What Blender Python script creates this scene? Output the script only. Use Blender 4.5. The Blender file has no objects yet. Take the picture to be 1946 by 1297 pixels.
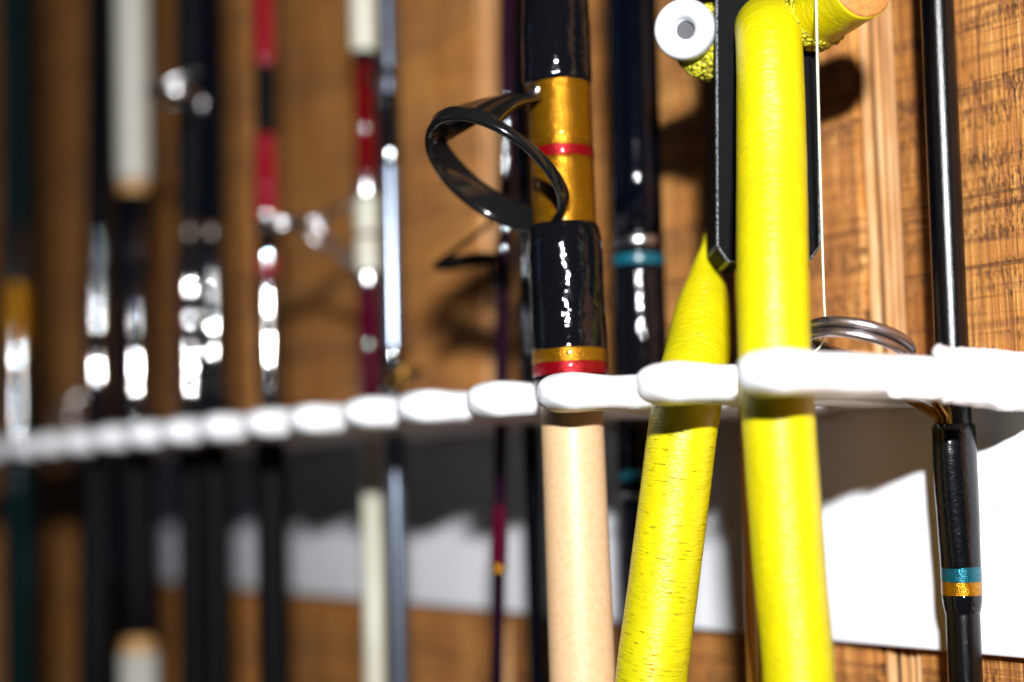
import bpy, math, random
from mathutils import Vector, Matrix, noise

random.seed(7)
SC = bpy.context.scene
COL = SC.collection

# ------------------------------------------------------------------ camera
# world: wall is the plane y = 0, room on the side y < 0, x runs along the wall, z up, metres.
FPX, PW, PH = 3000.0, 1946.0, 1297.0          # focal length in photo pixels, photo size
_d = Vector((-2145.0, -322.0, -3000.0)).normalized()      # wall direction -x seen in camera axes (right, up, back)
_a = -0.024
_b = (322.0 + 2145.0 * _a) / 3000.0
_up = Vector((_a, 1.0, -_b))
_X = -_d
_Z = (_up - _X * _up.dot(_X)).normalized()
_Y = _Z.cross(_X)
ROT = Matrix((_X, _Y, _Z))                    # camera axes -> world axes
WALL_D = 0.358                                # camera to wall
CAM = Vector((0.0, -WALL_D, 0.0))

def ray(px, py):
    return ROT @ Vector(((px - PW / 2) / FPX, -(py - PH / 2) / FPX, -1.0))
def pt(px, py, Z):
    return CAM + ray(px, py) * Z
def at_y(px, py, Y):
    r = ray(px, py)
    return CAM + r * ((Y - CAM.y) / r.y)
def at_x(px, py, X):
    r = ray(px, py)
    return CAM + r * ((X - CAM.x) / r.x)
FWD = ROT @ Vector((0, 0, -1))
RIGHT = ROT @ Vector((1, 0, 0))
UPV = ROT @ Vector((0, 1, 0))
def depth(p):
    return (p - CAM).dot(FWD)

TIP_Y = -0.110
# put the rack plane at z = 0
CAM.z = -(at_y(1420, 708, TIP_Y).z)

cd = bpy.data.cameras.new('camera')
cam = bpy.data.objects.new('camera', cd)
COL.objects.link(cam)
cam.matrix_world = Matrix.Translation(CAM) @ ROT.to_4x4()
cd.sensor_width = 36.0
cd.lens = FPX / PW * 36.0
cd.clip_start, cd.clip_end = 0.01, 50.0
cd.dof.use_dof = True
cd.dof.focus_distance = 0.415
cd.dof.aperture_fstop = 3.55
cd.dof.aperture_blades = 0
SC.camera = cam

# ------------------------------------------------------------------ light
w = bpy.data.worlds.new('World')
SC.world = w
w.use_nodes = True
w.node_tree.nodes['Background'].inputs[0].default_value = (0.55, 0.65, 0.9, 1)
w.node_tree.nodes['Background'].inputs[1].default_value = 0.006

fl = bpy.data.lights.new('camera_flash', 'AREA')
fl.shape = 'RECTANGLE'
fl.size, fl.size_y = 0.034, 0.018
fl.energy = 10.8
fl.color = (0.965, 0.98, 1.0)
flo = bpy.data.objects.new('camera_flash', fl)
COL.objects.link(flo)
FLASH = CAM + UPV * 0.178 + RIGHT * 0.010 - FWD * 0.18
aim = pt(1100, 700, 0.46)
flo.matrix_world = Matrix.Translation(FLASH) @ (aim - FLASH).to_track_quat('-Z', 'Y').to_matrix().to_4x4()

# weak daylight from a window behind and to the left of the photographer
wl = bpy.data.lights.new('window_daylight', 'AREA')
wl.shape = 'RECTANGLE'
wl.size, wl.size_y = 0.5, 1.1
wl.energy = 0.5
wl.color = (0.5, 0.7, 1.0)
wlo = bpy.data.objects.new('window_daylight', wl)
COL.objects.link(wlo)
WPOS = Vector((-1.55, -1.75, 0.25))
wlo.matrix_world = Matrix.Translation(WPOS) @ (Vector((-0.4, 0, 0)) - WPOS).to_track_quat('-Z', 'Y').to_matrix().to_4x4()

vs = SC.view_settings
vs.view_transform = 'Standard'
vs.look = 'None'
vs.exposure = 0.0
vs.gamma = 1.0
vs.use_curve_mapping = False
SC.cycles.use_denoising = True
SC.cycles.use_adaptive_sampling = False
SC.cycles.max_bounces = 8
SC.cycles.sample_clamp_indirect = 4.0
SC.cycles.caustics_reflective = False
SC.cycles.caustics_refractive = False

# ------------------------------------------------------------------ materials
class NT:
    def __init__(s, name):
        s.m = bpy.data.materials.new(name)
        s.m.use_nodes = True
        s.t = s.m.node_tree
        s.bs = s.t.nodes['Principled BSDF']
    def n(s, typ, **kw):
        nd = s.t.nodes.new(typ)
        for k, v in kw.items():
            setattr(nd, k, v)
        return nd
    def l(s, a, b):
        s.t.links.new(a, b)
    def coord(s, kind='UV', scale=(1, 1, 1)):
        tc = s.n('ShaderNodeTexCoord')
        mp = s.n('ShaderNodeMapping')
        mp.inputs['Scale'].default_value = scale
        s.l(tc.outputs[kind], mp.inputs['Vector'])
        return mp.outputs[0]
    def noise(s, vec, scale=1.0, detail=3.0, rough=0.5, dist=0.0):
        nd = s.n('ShaderNodeTexNoise')
        nd.inputs['Scale'].default_value = scale
        nd.inputs['Detail'].default_value = detail
        nd.inputs['Roughness'].default_value = rough
        nd.inputs['Distortion'].default_value = dist
        s.l(vec, nd.inputs['Vector'])
        return nd.outputs[0]
    def ramp(s, fac, stops, interp='LINEAR'):
        nd = s.n('ShaderNodeValToRGB')
        cr = nd.color_ramp
        cr.interpolation = interp
        while len(cr.elements) < len(stops):
            cr.elements.new(0.5)
        for e, (p, c) in zip(cr.elements, stops):
            e.position = p
            e.color = (c, c, c, 1) if isinstance(c, (int, float)) else (*c, 1)
        s.l(fac, nd.inputs[0])
        return nd.outputs[0]
    def math(s, op, a, b=None, clamp=False):
        nd = s.n('ShaderNodeMath', operation=op, use_clamp=clamp)
        for i, v in enumerate((a, b)):
            if v is None:
                continue
            if isinstance(v, (int, float)):
                nd.inputs[i].default_value = v
            else:
                s.l(v, nd.inputs[i])
        return nd.outputs[0]
    def mix(s, fac, a, b, blend='MIX'):
        nd = s.n('ShaderNodeMix', data_type='RGBA', blend_type=blend)
        for i, v in ((0, fac), (6, a), (7, b)):
            if isinstance(v, (int, float)):
                nd.inputs[i].default_value = v
            elif isinstance(v, tuple):
                nd.inputs[i].default_value = (*v, 1)
            else:
                s.l(v, nd.inputs[i])
        return nd.outputs[2]
    def bump(s, h, dist, strength=1.0, normal=None):
        nd = s.n('ShaderNodeBump')
        nd.inputs['Strength'].default_value = strength
        nd.inputs['Distance'].default_value = dist
        s.l(h, nd.inputs['Height'])
        if normal is not None:
            s.l(normal, nd.inputs['Normal'])
        return nd.outputs[0]
    def set(s, **kw):
        for k, v in kw.items():
            k = k.replace('_', ' ')
            i = s.bs.inputs[k]
            if isinstance(v, (int, float)):
                i.default_value = v
            elif isinstance(v, tuple):
                i.default_value = (*v, 1)
            else:
                s.l(v, i)
        return s.m

def mat_simple(name, col, rough, metal=0.0, coat=0.0, bump_amp=0.0, bump_scale=300.0, var=0.25, spec=0.5):
    t = NT(name)
    o = t.coord('Object')
    nz = t.noise(o, bump_scale, 3.0)
    c2 = tuple(min(1.0, c * (1 - var)) for c in col)
    colr = t.mix(t.ramp(nz, [(0.35, 0.0), (0.65, 1.0)]), col, c2)
    kw = dict(Base_Color=colr, Roughness=rough, Metallic=metal)
    t.bs.inputs['Specular IOR Level'].default_value = spec
    if bump_amp:
        kw['Normal'] = t.bump(nz, bump_amp)
    if coat:
        t.bs.inputs['Coat Weight'].default_value = coat
        t.bs.inputs['Coat Roughness'].default_value = 0.04
    return t.set(**kw)

def mat_wood_wall():
    t = NT('rough_sawn_wood')
    o = t.coord('Object')
    def sc(x, z):
        mp = t.n('ShaderNodeMapping')
        mp.inputs['Scale'].default_value = (x, 20.0, z)
        t.l(o, mp.inputs['Vector'])
        return mp.outputs[0]
    grain = t.noise(sc(900, 38), 1.0, 4.0, 0.6)           # fine vertical fibres
    broad = t.noise(sc(90, 9), 1.0, 3.0, 0.55)
    saw = t.noise(sc(14, 620), 1.0, 3.0, 0.6)             # saw lines across the board
    rows = t.noise(sc(7, 105), 1.0, 2.0, 0.55)
    dash = t.noise(sc(820, 210), 1.0, 3.0, 0.62)
    cut = t.noise(sc(4, 430), 1.0, 1.0, 0.5)
    base = t.ramp(broad, [(0.28, (0.44, 0.155, 0.022)), (0.5, (0.60, 0.245, 0.042)), (0.74, (0.72, 0.35, 0.085))])
    base = t.mix(t.ramp(grain, [(0.36, 0.85), (0.62, 0.0)]), base, (0.26, 0.085, 0.018))
    base = t.mix(t.ramp(grain, [(0.60, 0.0), (0.72, 0.6)]), base, (0.80, 0.48, 0.18))
    base = t.mix(t.ramp(saw, [(0.34, 0.85), (0.50, 0.0)]), base, (0.22, 0.075, 0.018))
    rmask = t.ramp(rows, [(0.495, 0.0), (0.60, 1.0)])
    vd = t.n('ShaderNodeTexVoronoi')
    vm = t.n('ShaderNodeVectorMath', operation='ADD')
    nd = t.n('ShaderNodeTexNoise')
    nd.inputs['Scale'].default_value = 1.6
    nd.inputs['Detail'].default_value = 2.0
    cv = sc(1150, 350)
    t.l(cv, nd.inputs['Vector'])
    t.l(cv, vm.inputs[0])
    t.l(nd.outputs['Color'], vm.inputs[1])
    t.l(vm.outputs[0], vd.inputs['Vector'])
    vd.inputs['Scale'].default_value = 1.0
    sep = t.n('ShaderNodeSeparateColor')
    t.l(vd.outputs['Color'], sep.inputs[0])
    chip = t.math('MULTIPLY', t.ramp(vd.outputs['Distance'], [(0.30, 1.0), (0.52, 0.0)]), t.ramp(sep.outputs[0], [(0.40, 0.0), (0.55, 1.0)]))
    few = t.math('MULTIPLY', chip, t.ramp(sep.outputs[1], [(0.93, 0.0), (0.95, 0.8)]))
    dmask = t.math('MAXIMUM', t.math('MULTIPLY', t.math('MAXIMUM', chip, t.ramp(dash, [(0.55, 0.0), (0.63, 0.7)])), rmask), few)
    cmask = t.math('MULTIPLY', t.ramp(cut, [(0.68, 0.0), (0.74, 0.55)]), t.ramp(grain, [(0.3, 1.0), (0.7, 0.55)]))
    dark = t.math('MAXIMUM', dmask, cmask)
    base = t.mix(t.math('MULTIPLY', dark, 0.85), base, (0.07, 0.027, 0.010))
    h = t.math('ADD', t.math('MULTIPLY', grain, 0.55), t.math('MULTIPLY', saw, 0.45))
    h = t.math('SUBTRACT', h, t.math('MULTIPLY', dark, 0.9))
    return t.set(Base_Color=base, Roughness=0.62, Normal=t.bump(h, 0.0019))

def mat_bead_wood():
    t = NT('groove_wood')
    o = t.coord('Object')
    mp = t.n('ShaderNodeMapping')
    mp.inputs['Scale'].default_value = (700, 100, 26)
    t.l(o, mp.inputs['Vector'])
    g = t.noise(mp.outputs[0], 1.0, 4.0, 0.6)
    base = t.ramp(g, [(0.3, (0.30, 0.12, 0.03)), (0.5, (0.50, 0.24, 0.075)), (0.7, (0.62, 0.40, 0.20))])
    return t.set(Base_Color=base, Roughness=0.6, Normal=t.bump(g, 0.0006))

def mat_rubber(cracks):
    t = NT('yellow_latex' if not cracks else 'cracked_yellow_latex')
    uv = t.coord('UV')
    def sc(u, v):
        mp = t.n('ShaderNodeMapping')
        mp.inputs['Scale'].default_value = (u, v, 1)
        t.l(uv, mp.inputs['Vector'])
        return mp.outputs[0]
    wr = t.noise(sc(160, 2100), 1.0, 3.0, 0.6)      # fine wrinkles round the tube
    wr2 = t.noise(sc(210, 560), 1.0, 3.0, 0.55)
    big = t.noise(sc(90, 60), 1.0, 3.0, 0.5)
    base = t.mix(t.ramp(big, [(0.35, 0.0), (0.7, 1.0)]), (0.60, 0.50, 0.0016), (0.47, 0.425, 0.0020))
    ck = t.noise(sc(190, 1700), 1.0, 2.0, 0.5, 0.3)
    zone = t.noise(sc(45, 40), 1.0, 2.0, 0.5)
    lo = 0.655 if cracks else 0.70
    cm = t.math('MULTIPLY', t.ramp(ck, [(lo, 0.0), (lo + 0.045, 1.0)]), t.ramp(zone, [(0.38, 0.0), (0.50, 1.0)]))
    if cracks:      # perished only along the second leg of the band
        sx = t.n('ShaderNodeSeparateXYZ')
        t.l(uv, sx.inputs[0])
        cm = t.math('MULTIPLY', cm, t.ramp(sx.outputs[1], [(0.37, 0.12), (0.395, 1.0)]))
    base = t.mix(t.math('MULTIPLY', cm, 0.8), base, (0.25, 0.17, 0.004))
    spot = t.noise(sc(330, 330), 1.0, 1.0, 0.4)
    base = t.mix(t.ramp(spot, [(0.735, 0.0), (0.78, 0.7)]), base, (0.42, 0.20, 0.002))
    h = t.math('ADD', t.math('MULTIPLY', wr, 0.5), t.math('MULTIPLY', wr2, 0.7))
    h = t.math('SUBTRACT', h, t.math('MULTIPLY', cm, 0.8))
    t.bs.inputs['Specular IOR Level'].default_value = 0.45
    return t.set(Base_Color=base, Roughness=0.34, Normal=t.bump(h, 0.00055))

def mat_crumbly():
    t = NT('crumbling_latex')
    o = t.coord('Object')
    v = t.n('ShaderNodeTexVoronoi')
    v.inputs['Scale'].default_value = 900
    t.l(o, v.inputs['Vector'])
    n1 = t.noise(o, 420, 4.0, 0.65)
    base = t.mix(t.ramp(n1, [(0.38, 0.0), (0.62, 1.0)]), (0.62, 0.62, 0.01), (0.50, 0.42, 0.02))
    base = t.mix(t.ramp(v.outputs[0], [(0.45, 0.0), (0.75, 0.8)]), base, (0.12, 0.10, 0.01))
    h = t.math('SUBTRACT', n1, v.outputs[0])
    return t.set(Base_Color=base, Roughness=0.5, Normal=t.bump(h, 0.0009))

def mat_thread(name, c1, c2, metal=0.75, rough=0.3):
    t = NT(name)
    uv = t.coord('UV')
    mp = t.n('ShaderNodeMapping')
    mp.inputs['Scale'].default_value = (260, 4200, 1)
    t.l(uv, mp.inputs['Vector'])
    n1 = t.noise(mp.outputs[0], 1.0, 2.0, 0.6)
    n2 = t.noise(t.coord('Object'), 1250, 3.0, 0.65)
    base = t.mix(t.ramp(n1, [(0.35, 0.0), (0.65, 1.0)]), c1, c2)
    wv = t.n('ShaderNodeTexWave', wave_type='BANDS', bands_direction='Y')
    wv.inputs['Scale'].default_value = 700.0
    t.l(uv, wv.inputs['Vector'])
    h = t.math('ADD', t.math('MULTIPLY', wv.outputs['Fac'], 0.35), t.math('ADD', t.math('MULTIPLY', n2, 1.0), t.math('MULTIPLY', n1, 0.25)))
    t.bs.inputs['Coat Weight'].default_value = 0.25
    t.bs.inputs['Coat Roughness'].default_value = 0.06
    return t.set(Base_Color=base, Metallic=metal, Roughness=rough, Normal=t.bump(h, 0.00020))

def mat_epoxy(name, col, lump=0.0004, scale=120.0, rough=0.05):
    t = NT(name)
    uv = t.coord('UV')
    n1 = t.noise(uv, scale, 3.0, 0.5)
    n2 = t.noise(uv, scale * 6, 3.0, 0.6)
    scr = t.noise(uv, 900, 3.0, 0.65, 1.5)
    r = t.math('ADD', t.math('MULTIPLY', t.ramp(n2, [(0.55, 0.0), (0.85, 1.0)]), 0.10), rough)
    base = t.mix(t.ramp(scr, [(0.68, 0.0), (0.74, 0.05)]), col, (0.4, 0.42, 0.46))
    h = t.math('ADD', n1, t.math('MULTIPLY', n2, 0.035))
    return t.set(Base_Color=base, Roughness=r, Normal=t.bump(h, lump))

def mat_satin(name, col, rough=0.3, grain=0.00005):
    t = NT(name)
    uv = t.coord('UV')
    n = t.noise(uv, 3600, 2.0, 0.6)
    d = t.noise(uv, 2600, 1.0, 0.5)
    base = t.mix(t.ramp(d, [(0.80, 0.0), (0.83, 0.5)]), col, (0.35, 0.36, 0.4))
    return t.set(Base_Color=base, Roughness=rough, Normal=t.bump(n, grain))

def mat_white(name, specks):
    t = NT(name)
    o = t.coord('Object')
    n1 = t.noise(o, 60, 3.0, 0.5)
    base = t.mix(t.ramp(n1, [(0.4, 0.0), (0.7, 1.0)]), (0.80, 0.81, 0.835) if specks else (0.84, 0.845, 0.86), (0.765, 0.775, 0.80) if specks else (0.79, 0.795, 0.81))
    n2 = t.noise(o, 420, 2.0, 0.5)
    if specks:
        sp = t.noise(o, 640, 1.0, 0.4)
        base = t.mix(t.ramp(sp, [(0.795, 0.0), (0.83, 0.8)]), base, (0.25, 0.19, 0.12))
        st = t.n('ShaderNodeMapping')
        st.inputs['Scale'].default_value = (150, 20, 16)
        t.l(o, st.inputs['Vector'])
        base = t.mix(t.ramp(t.noise(st.outputs[0], 1.0, 3.0), [(0.60, 0.0), (0.8, 0.25)]), base, (0.60, 0.56, 0.48))
    else:
        dd = t.noise(o, 170, 4.0, 0.65)
        base = t.mix(t.ramp(dd, [(0.66, 0.0), (0.82, 0.35)]), base, (0.55, 0.50, 0.42))
    t.bs.inputs['Specular IOR Level'].default_value = 0.4
    return t.set(Base_Color=base, Roughness=0.34, Normal=t.bump(t.math('ADD', t.math('MULTIPLY', n2, 0.3), n1), 0.00012 if specks else 0.0003))

def mat_barrel():
    t = NT('varnished_barrel_wood')
    uv = t.coord('UV')
    mp = t.n('ShaderNodeMapping')
    mp.inputs['Scale'].default_value = (700, 22, 1)
    t.l(uv, mp.inputs['Vector'])
    n = t.noise(mp.outputs[0], 1.0, 4.0, 0.6)
    base = t.ramp(n, [(0.3, (0.36, 0.16, 0.012)), (0.5, (0.55, 0.27, 0.018)), (0.7, (0.66, 0.35, 0.03))])
    t.bs.inputs['Coat Weight'].default_value = 0.8
    t.bs.inputs['Coat Roughness'].default_value = 0.12
    return t.set(Base_Color=base, Roughness=0.4, Normal=t.bump(n, 0.0001))

def mat_cork():
    t = NT('pale_cork')
    uv = t.coord('UV')
    n = t.noise(uv, 520, 4.0, 0.6)
    n2 = t.noise(uv, 1500, 2.0, 0.5)
    base = t.ramp(n, [(0.3, (0.55, 0.34, 0.17)), (0.55, (0.60, 0.385, 0.21)), (0.75, (0.63, 0.42, 0.24))])
    base = t.mix(t.ramp(n2, [(0.70, 0.0), (0.78, 0.2)]), base, (0.45, 0.27, 0.14))
    return t.set(Base_Color=base, Roughness=0.42, Normal=t.bump(n2, 0.00008))

def mat_steel(name, col, rough=0.22):
    t = NT(name)
    o = t.coord('Object')
    n = t.noise(o, 500, 3.0, 0.6)
    base = t.mix(t.ramp(n, [(0.4, 0.0), (0.7, 1.0)]), col, tuple(c * 0.55 for c in col))
    return t.set(Base_Color=base, Metallic=1.0, Roughness=t.math('ADD', t.math('MULTIPLY', n, 0.2), rough - 0.08), Normal=t.bump(n, 0.0001))

def mat_amber():
    t = NT('amber_latex_core')
    o = t.coord('Object')
    n = t.noise(o, 700, 4.0, 0.65)
    base = t.mix(t.ramp(n, [(0.4, 0.0), (0.65, 1.0)]), (0.50, 0.22, 0.06), (0.36, 0.15, 0.045))
    t.bs.inputs['Subsurface Weight'].default_value = 0.3
    t.bs.inputs['Subsurface Radius'].default_value = (0.002, 0.001, 0.0005)
    return t.set(Base_Color=base, Roughness=0.3, Normal=t.bump(n, 0.0003))

def mat_muzzle():
    t = NT('scuffed_black_plastic')
    o = t.coord('Object')
    n = t.noise(o, 1500, 4.0, 0.7)
    n2 = t.noise(o, 160, 3.0, 0.6)
    base = t.mix(t.ramp(n, [(0.50, 0.0), (0.78, 0.22)]), (0.0018, 0.0018, 0.0024), (0.028, 0.028, 0.031))
    t.bs.inputs['Specular IOR Level'].default_value = 0.05
    return t.set(Base_Color=base, Roughness=0.6, Normal=t.bump(n, 0.00015))

def shinier(m):
    b = m.node_tree.nodes['Principled BSDF']
    b.inputs['Specular IOR Level'].default_value = 1.0
    b.inputs['Coat Weight'].default_value = 1.0
    b.inputs['Coat IOR'].default_value = 2.0
    b.inputs['Coat Roughness'].default_value = 0.05
    return m

M = dict(
    wall=mat_wood_wall(), bead=mat_bead_wood(),
    white=mat_white('white_coating', False), board=mat_white('white_board', True),
    rubber=mat_rubber(True), rubber2=mat_rubber(False), crumb=mat_crumbly(), amber=mat_amber(),
    dirt=mat_simple('grimy_groove', (0.07, 0.035, 0.014), 0.8),
    worn=mat_simple('worn_black_edge', (0.16, 0.17, 0.18), 0.45, bump_amp=0.0003, bump_scale=1400, var=0.97),
    grey_bore=mat_simple('shaded_bore', (0.05, 0.05, 0.055), 0.6),  # dark colour stands in for the shade deep in the plug hole
    nylon=mat_simple('white_nylon', (0.74, 0.75, 0.78), 0.32, bump_amp=0.0001, var=0.05),
    muzzle=mat_muzzle(), barrel=mat_barrel(), cork=mat_cork(),
    epoxy=mat_epoxy('black_epoxy', (0.003, 0.0033, 0.0045), 0.0009, 110.0, 0.05),
    epoxy_blue=mat_epoxy('blue_black_gloss', (0.001, 0.0018, 0.004), 0.0003),
    epoxy_purple=mat_epoxy('dark_purple_gloss', (0.010, 0.002, 0.008), 0.0003),
    epoxy_green=mat_epoxy('dark_green_gloss', (0.0015, 0.009, 0.010), 0.0002),
    epoxy_far=shinier(mat_epoxy('lumpy_black_epoxy', (0.003, 0.003, 0.004), 0.0002, 110.0, 0.055)),
    epoxy_red=shinier(mat_epoxy('red_thread_epoxy', (0.24, 0.003, 0.012), 0.0002, 110.0, 0.08)),
    dark_red=mat_epoxy('dark_red_gloss', (0.12, 0.0015, 0.004), 0.0003),
    wine=mat_epoxy('wine_gloss', (0.055, 0.0015, 0.012), 0.0003),
    satin=mat_satin('satin_black_blank', (0.0012, 0.0012, 0.002), 0.19, 0.00006),
    satin_blue=mat_simple('slate_blue_blank', (0.20, 0.23, 0.29), 0.27, metal=0.85, var=0.1),
    dusty=mat_epoxy('dusty_black_epoxy', (0.002, 0.0022, 0.003), 0.00012, 700.0, 0.17),
    matte_black=mat_simple('matte_black_grip', (0.0018, 0.0018, 0.0024), 0.55, bump_amp=0.0002, bump_scale=900, spec=0.08),
    gold=mat_thread('gold_thread', (0.56, 0.24, 0.007), (0.30, 0.12, 0.003), 0.8, 0.24),
    red=mat_thread('red_thread', (0.40, 0.004, 0.009), (0.26, 0.002, 0.006), 0.6, 0.25),
    teal=mat_thread('teal_thread', (0.006, 0.14, 0.19), (0.003, 0.07, 0.10), 0.6, 0.22),
    teal_ring=mat_simple('teal_ring', (0.004, 0.085, 0.12), 0.3),
    cream=mat_simple('cream_grip', (0.56, 0.54, 0.42), 0.4, bump_amp=0.0001, var=0.08),
    ivory=mat_simple('grey_ivory_grip', (0.46, 0.445, 0.385), 0.45, bump_amp=0.0001, var=0.08),
    tan=mat_simple('tan_cap', (0.50, 0.26, 0.08), 0.5),
    brown=mat_simple('dark_brown_thread', (0.045, 0.022, 0.006), 0.3),
    steel=mat_steel('brushed_steel', (0.62, 0.60, 0.60)),
    bronze=mat_steel('bronze_ring', (0.52, 0.46, 0.47), 0.33),
    brass=mat_steel('brown_brass', (0.30, 0.15, 0.03), 0.3),
    black_metal=mat_epoxy('black_painted_guide', (0.006, 0.006, 0.006), 0.0002, 300.0, 0.12),
    mono=mat_simple('monofilament', (0.70, 0.80, 0.62), 0.25),
    mono_green=mat_simple('green_line', (0.12, 0.45, 0.30), 0.3),
    hair=mat_simple('fibre', (0.5, 0.42, 0.3), 0.5),
)

# ------------------------------------------------------------------ builders
def tag(o, label=None, cat=None, group=None, kind=None):
    for k, v in (('label', label), ('category', cat), ('group', group), ('kind', kind)):
        if v:
            o[k] = v
    return o

def empty(name, loc, label, cat, group=None):
    o = bpy.data.objects.new(name, None)
    o.empty_display_size = 0.01
    o.location = loc
    COL.objects.link(o)
    return tag(o, label, cat, group)

def root_of(parent):
    p = Vector((0, 0, 0))
    while parent is not None:
        p += parent.location
        parent = parent.parent
    return p

def build(name, verts, faces, mat, parent=None, uvs=None, smooth=True, loc=None):
    me = bpy.data.meshes.new(name)
    if parent is not None:
        off = root_of(parent)
        l0 = Vector((0, 0, 0))
    else:
        l0 = Vector(loc) if loc is not None else Vector((0, 0, 0))
        off = l0
    me.from_pydata([tuple(Vector(v) - off) for v in verts], [], faces)
    if uvs is not None:
        lay = me.uv_layers.new(name='UVMap')
        li = 0
        for f, fu in zip(me.polygons, uvs):
            for k in range(f.loop_total):
                lay.data[f.loop_start + k].uv = fu[k]
    me.materials.append(mat)
    if smooth:
        for p in me.polygons:
            p.use_smooth = True
    me.update()
    o = bpy.data.objects.new(name, me)
    o.location = l0
    COL.objects.link(o)
    if parent is not None:
        o.parent = parent
    return o

def frames(path):
    n = len(path)
    T = []
    for i in range(n):
        a = path[max(i - 1, 0)]
        b = path[min(i + 1, n - 1)]
        T.append((b - a).normalized())
    ref = Vector((0, -1, 0)) if abs(T[0].y) < 0.9 else Vector((1, 0, 0))
    u = (ref - T[0] * ref.dot(T[0])).normalized()
    out = []
    for t in T:
        u = (u - t * u.dot(t)).normalized()
        out.append((t, u, t.cross(u)))
    return out

def sweep(name, path, radii, mat, parent=None, seg=40, cap=True, mod=None, smooth=True, loc=None, squash=1.0):
    """tube along path; radii one per point; mod(i, ang, point) scales the radius"""
    path = [Vector(p) for p in path]
    if not hasattr(radii, '__len__'):
        radii = [radii] * len(path)
    fr = frames(path)
    V, F, UV = [], [], []
    L = [0.0]
    for a, b in zip(path, path[1:]):
        L.append(L[-1] + (b - a).length)
    for i, (p, r) in enumerate(zip(path, radii)):
        t, u, v = fr[i]
        for k in range(seg):
            a = 2 * math.pi * k / seg
            rr = r * (mod(i, a, p, L[i]) if mod else 1.0)
            V.append(p + (u * math.cos(a) + v * math.sin(a) * squash) * rr)
    rm = max(radii)
    for i in range(len(path) - 1):
        for k in range(seg):
            k2 = (k + 1) % seg
            F.append((i * seg + k, i * seg + k2, (i + 1) * seg + k2, (i + 1) * seg + k))
            u0, u1 = 2 * math.pi * rm * k / seg, 2 * math.pi * rm * (k + 1) / seg
            UV.append(((u0, L[i]), (u1, L[i]), (u1, L[i + 1]), (u0, L[i + 1])))
    if cap:
        n = len(path)
        F.append(tuple(reversed(range(seg))))
        UV.append(tuple((0.001 * math.cos(2 * math.pi * k / seg), 0.001 * math.sin(2 * math.pi * k / seg)) for k in reversed(range(seg))))
        F.append(tuple((n - 1) * seg + k for k in range(seg)))
        UV.append(tuple((0.001 * math.cos(2 * math.pi * k / seg), 0.001 * math.sin(2 * math.pi * k / seg)) for k in range(seg)))
    return build(name, V, F, mat, parent, UV, smooth, loc)

def smooth_path(pts, n):
    """Catmull-Rom through tuples of floats, n samples"""
    P = [Vector(p) for p in pts] if len(pts[0]) <= 3 else pts
    m = len(pts) - 1
    out = []
    for s in range(n):
        x = s / (n - 1) * m
        i = min(int(x), m - 1)
        f = x - i
        p0, p1, p2, p3 = (pts[max(i - 1, 0)], pts[i], pts[i + 1], pts[min(i + 2, m)])
        out.append(tuple(0.5 * (2 * b + (c - a) * f + (2 * a - 5 * b + 4 * c - d) * f * f + (3 * b - a - 3 * c + d) * f ** 3)
                         for a, b, c, d in zip(p0, p1, p2, p3)))
    return out

def nz(v, s=1.0):
    return noise.noise(Vector(v) * s)

def box(name, c, size, mat, parent=None, bevel=0.0, loc=None, axes=None):
    ax = axes or (Vector((1, 0, 0)), Vector((0, 1, 0)), Vector((0, 0, 1)))
    c = Vector(c)
    V = []
    for sx in (-1, 1):
        for sy in (-1, 1):
            for sz in (-1, 1):
                V.append(c + ax[0] * sx * size[0] / 2 + ax[1] * sy * size[1] / 2 + ax[2] * sz * size[2] / 2)
    F = [(0, 1, 3, 2), (4, 6, 7, 5), (0, 4, 5, 1), (2, 3, 7, 6), (0, 2, 6, 4), (1, 5, 7, 3)]
    o = build(name, V, F, mat, parent, None, False, loc)
    if bevel:
        b = o.modifiers.new('bevel', 'BEVEL')
        b.width = bevel
        b.segments = 3
        for p in o.data.polygons:
            p.use_smooth = True
    return o

# ------------------------------------------------------------------ wall
WX0, WX1, WZ0, WZ1 = -1.45, 0.45, -0.52, 0.52
GX = at_y(1667, 300, 0.0).x          # centre of the ribbed groove beside the black rod
wall = empty('wooden_wall', (0, 0.02, WZ0), 'rough sawn orange brown plank wall behind the fishing rods', 'wall')
PITCH, GW = 0.203, 0.0150
gxs = [GX + PITCH * k for k in range(-7, 2)]
edges = [WX0] + [g for g in gxs if WX0 < g < WX1] + [WX1]
for a, b in zip(edges, edges[1:]):
    x0 = a + (GW / 2 if a != WX0 else 0)
    x1 = b - (GW / 2 if b != WX1 else 0)
    box('plank', ((x0 + x1) / 2, 0.009, 0), (x1 - x0, 0.018, WZ1 - WZ0), M['wall'], wall, 0.0009)
for g in gxs:
    if not (WX0 < g < WX1):
        continue
    # ribbed groove: four narrow vertical beads, set back from the planks
    for k, (dx, wd, dep) in enumerate(((-0.0054, 0.0034, 0.0008), (-0.0014, 0.0020, 0.0022), (0.0018, 0.0019, 0.0024), (0.0052, 0.0024, 0.0014))):
        n = 9
        V, F = [], []
        zs = [WZ0 + (WZ1 - WZ0) * i / 60 for i in range(61)]
        for z in zs:
            for j in range(n):
                f = j / (n - 1) * 2 - 1
                wob = 0.00025 * nz((g + dx, 3, z * 40))
                V.append((g + dx + f * wd / 2 + wob, dep + 0.0026 * (1 - math.sqrt(max(0, 1 - (f * 0.98) ** 2))), z))
        for i in range(60):
            for j in range(n - 1):
                F.append((i * n + j, i * n + j + 1, (i + 1) * n + j + 1, (i + 1) * n + j))
        build('bead', V, F, M['bead'], wall)
    box('groove_back', (g, 0.0125, 0), (GW - 0.0004, 0.010, WZ1 - WZ0 - 0.002), M['dirt'], wall)

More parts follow.
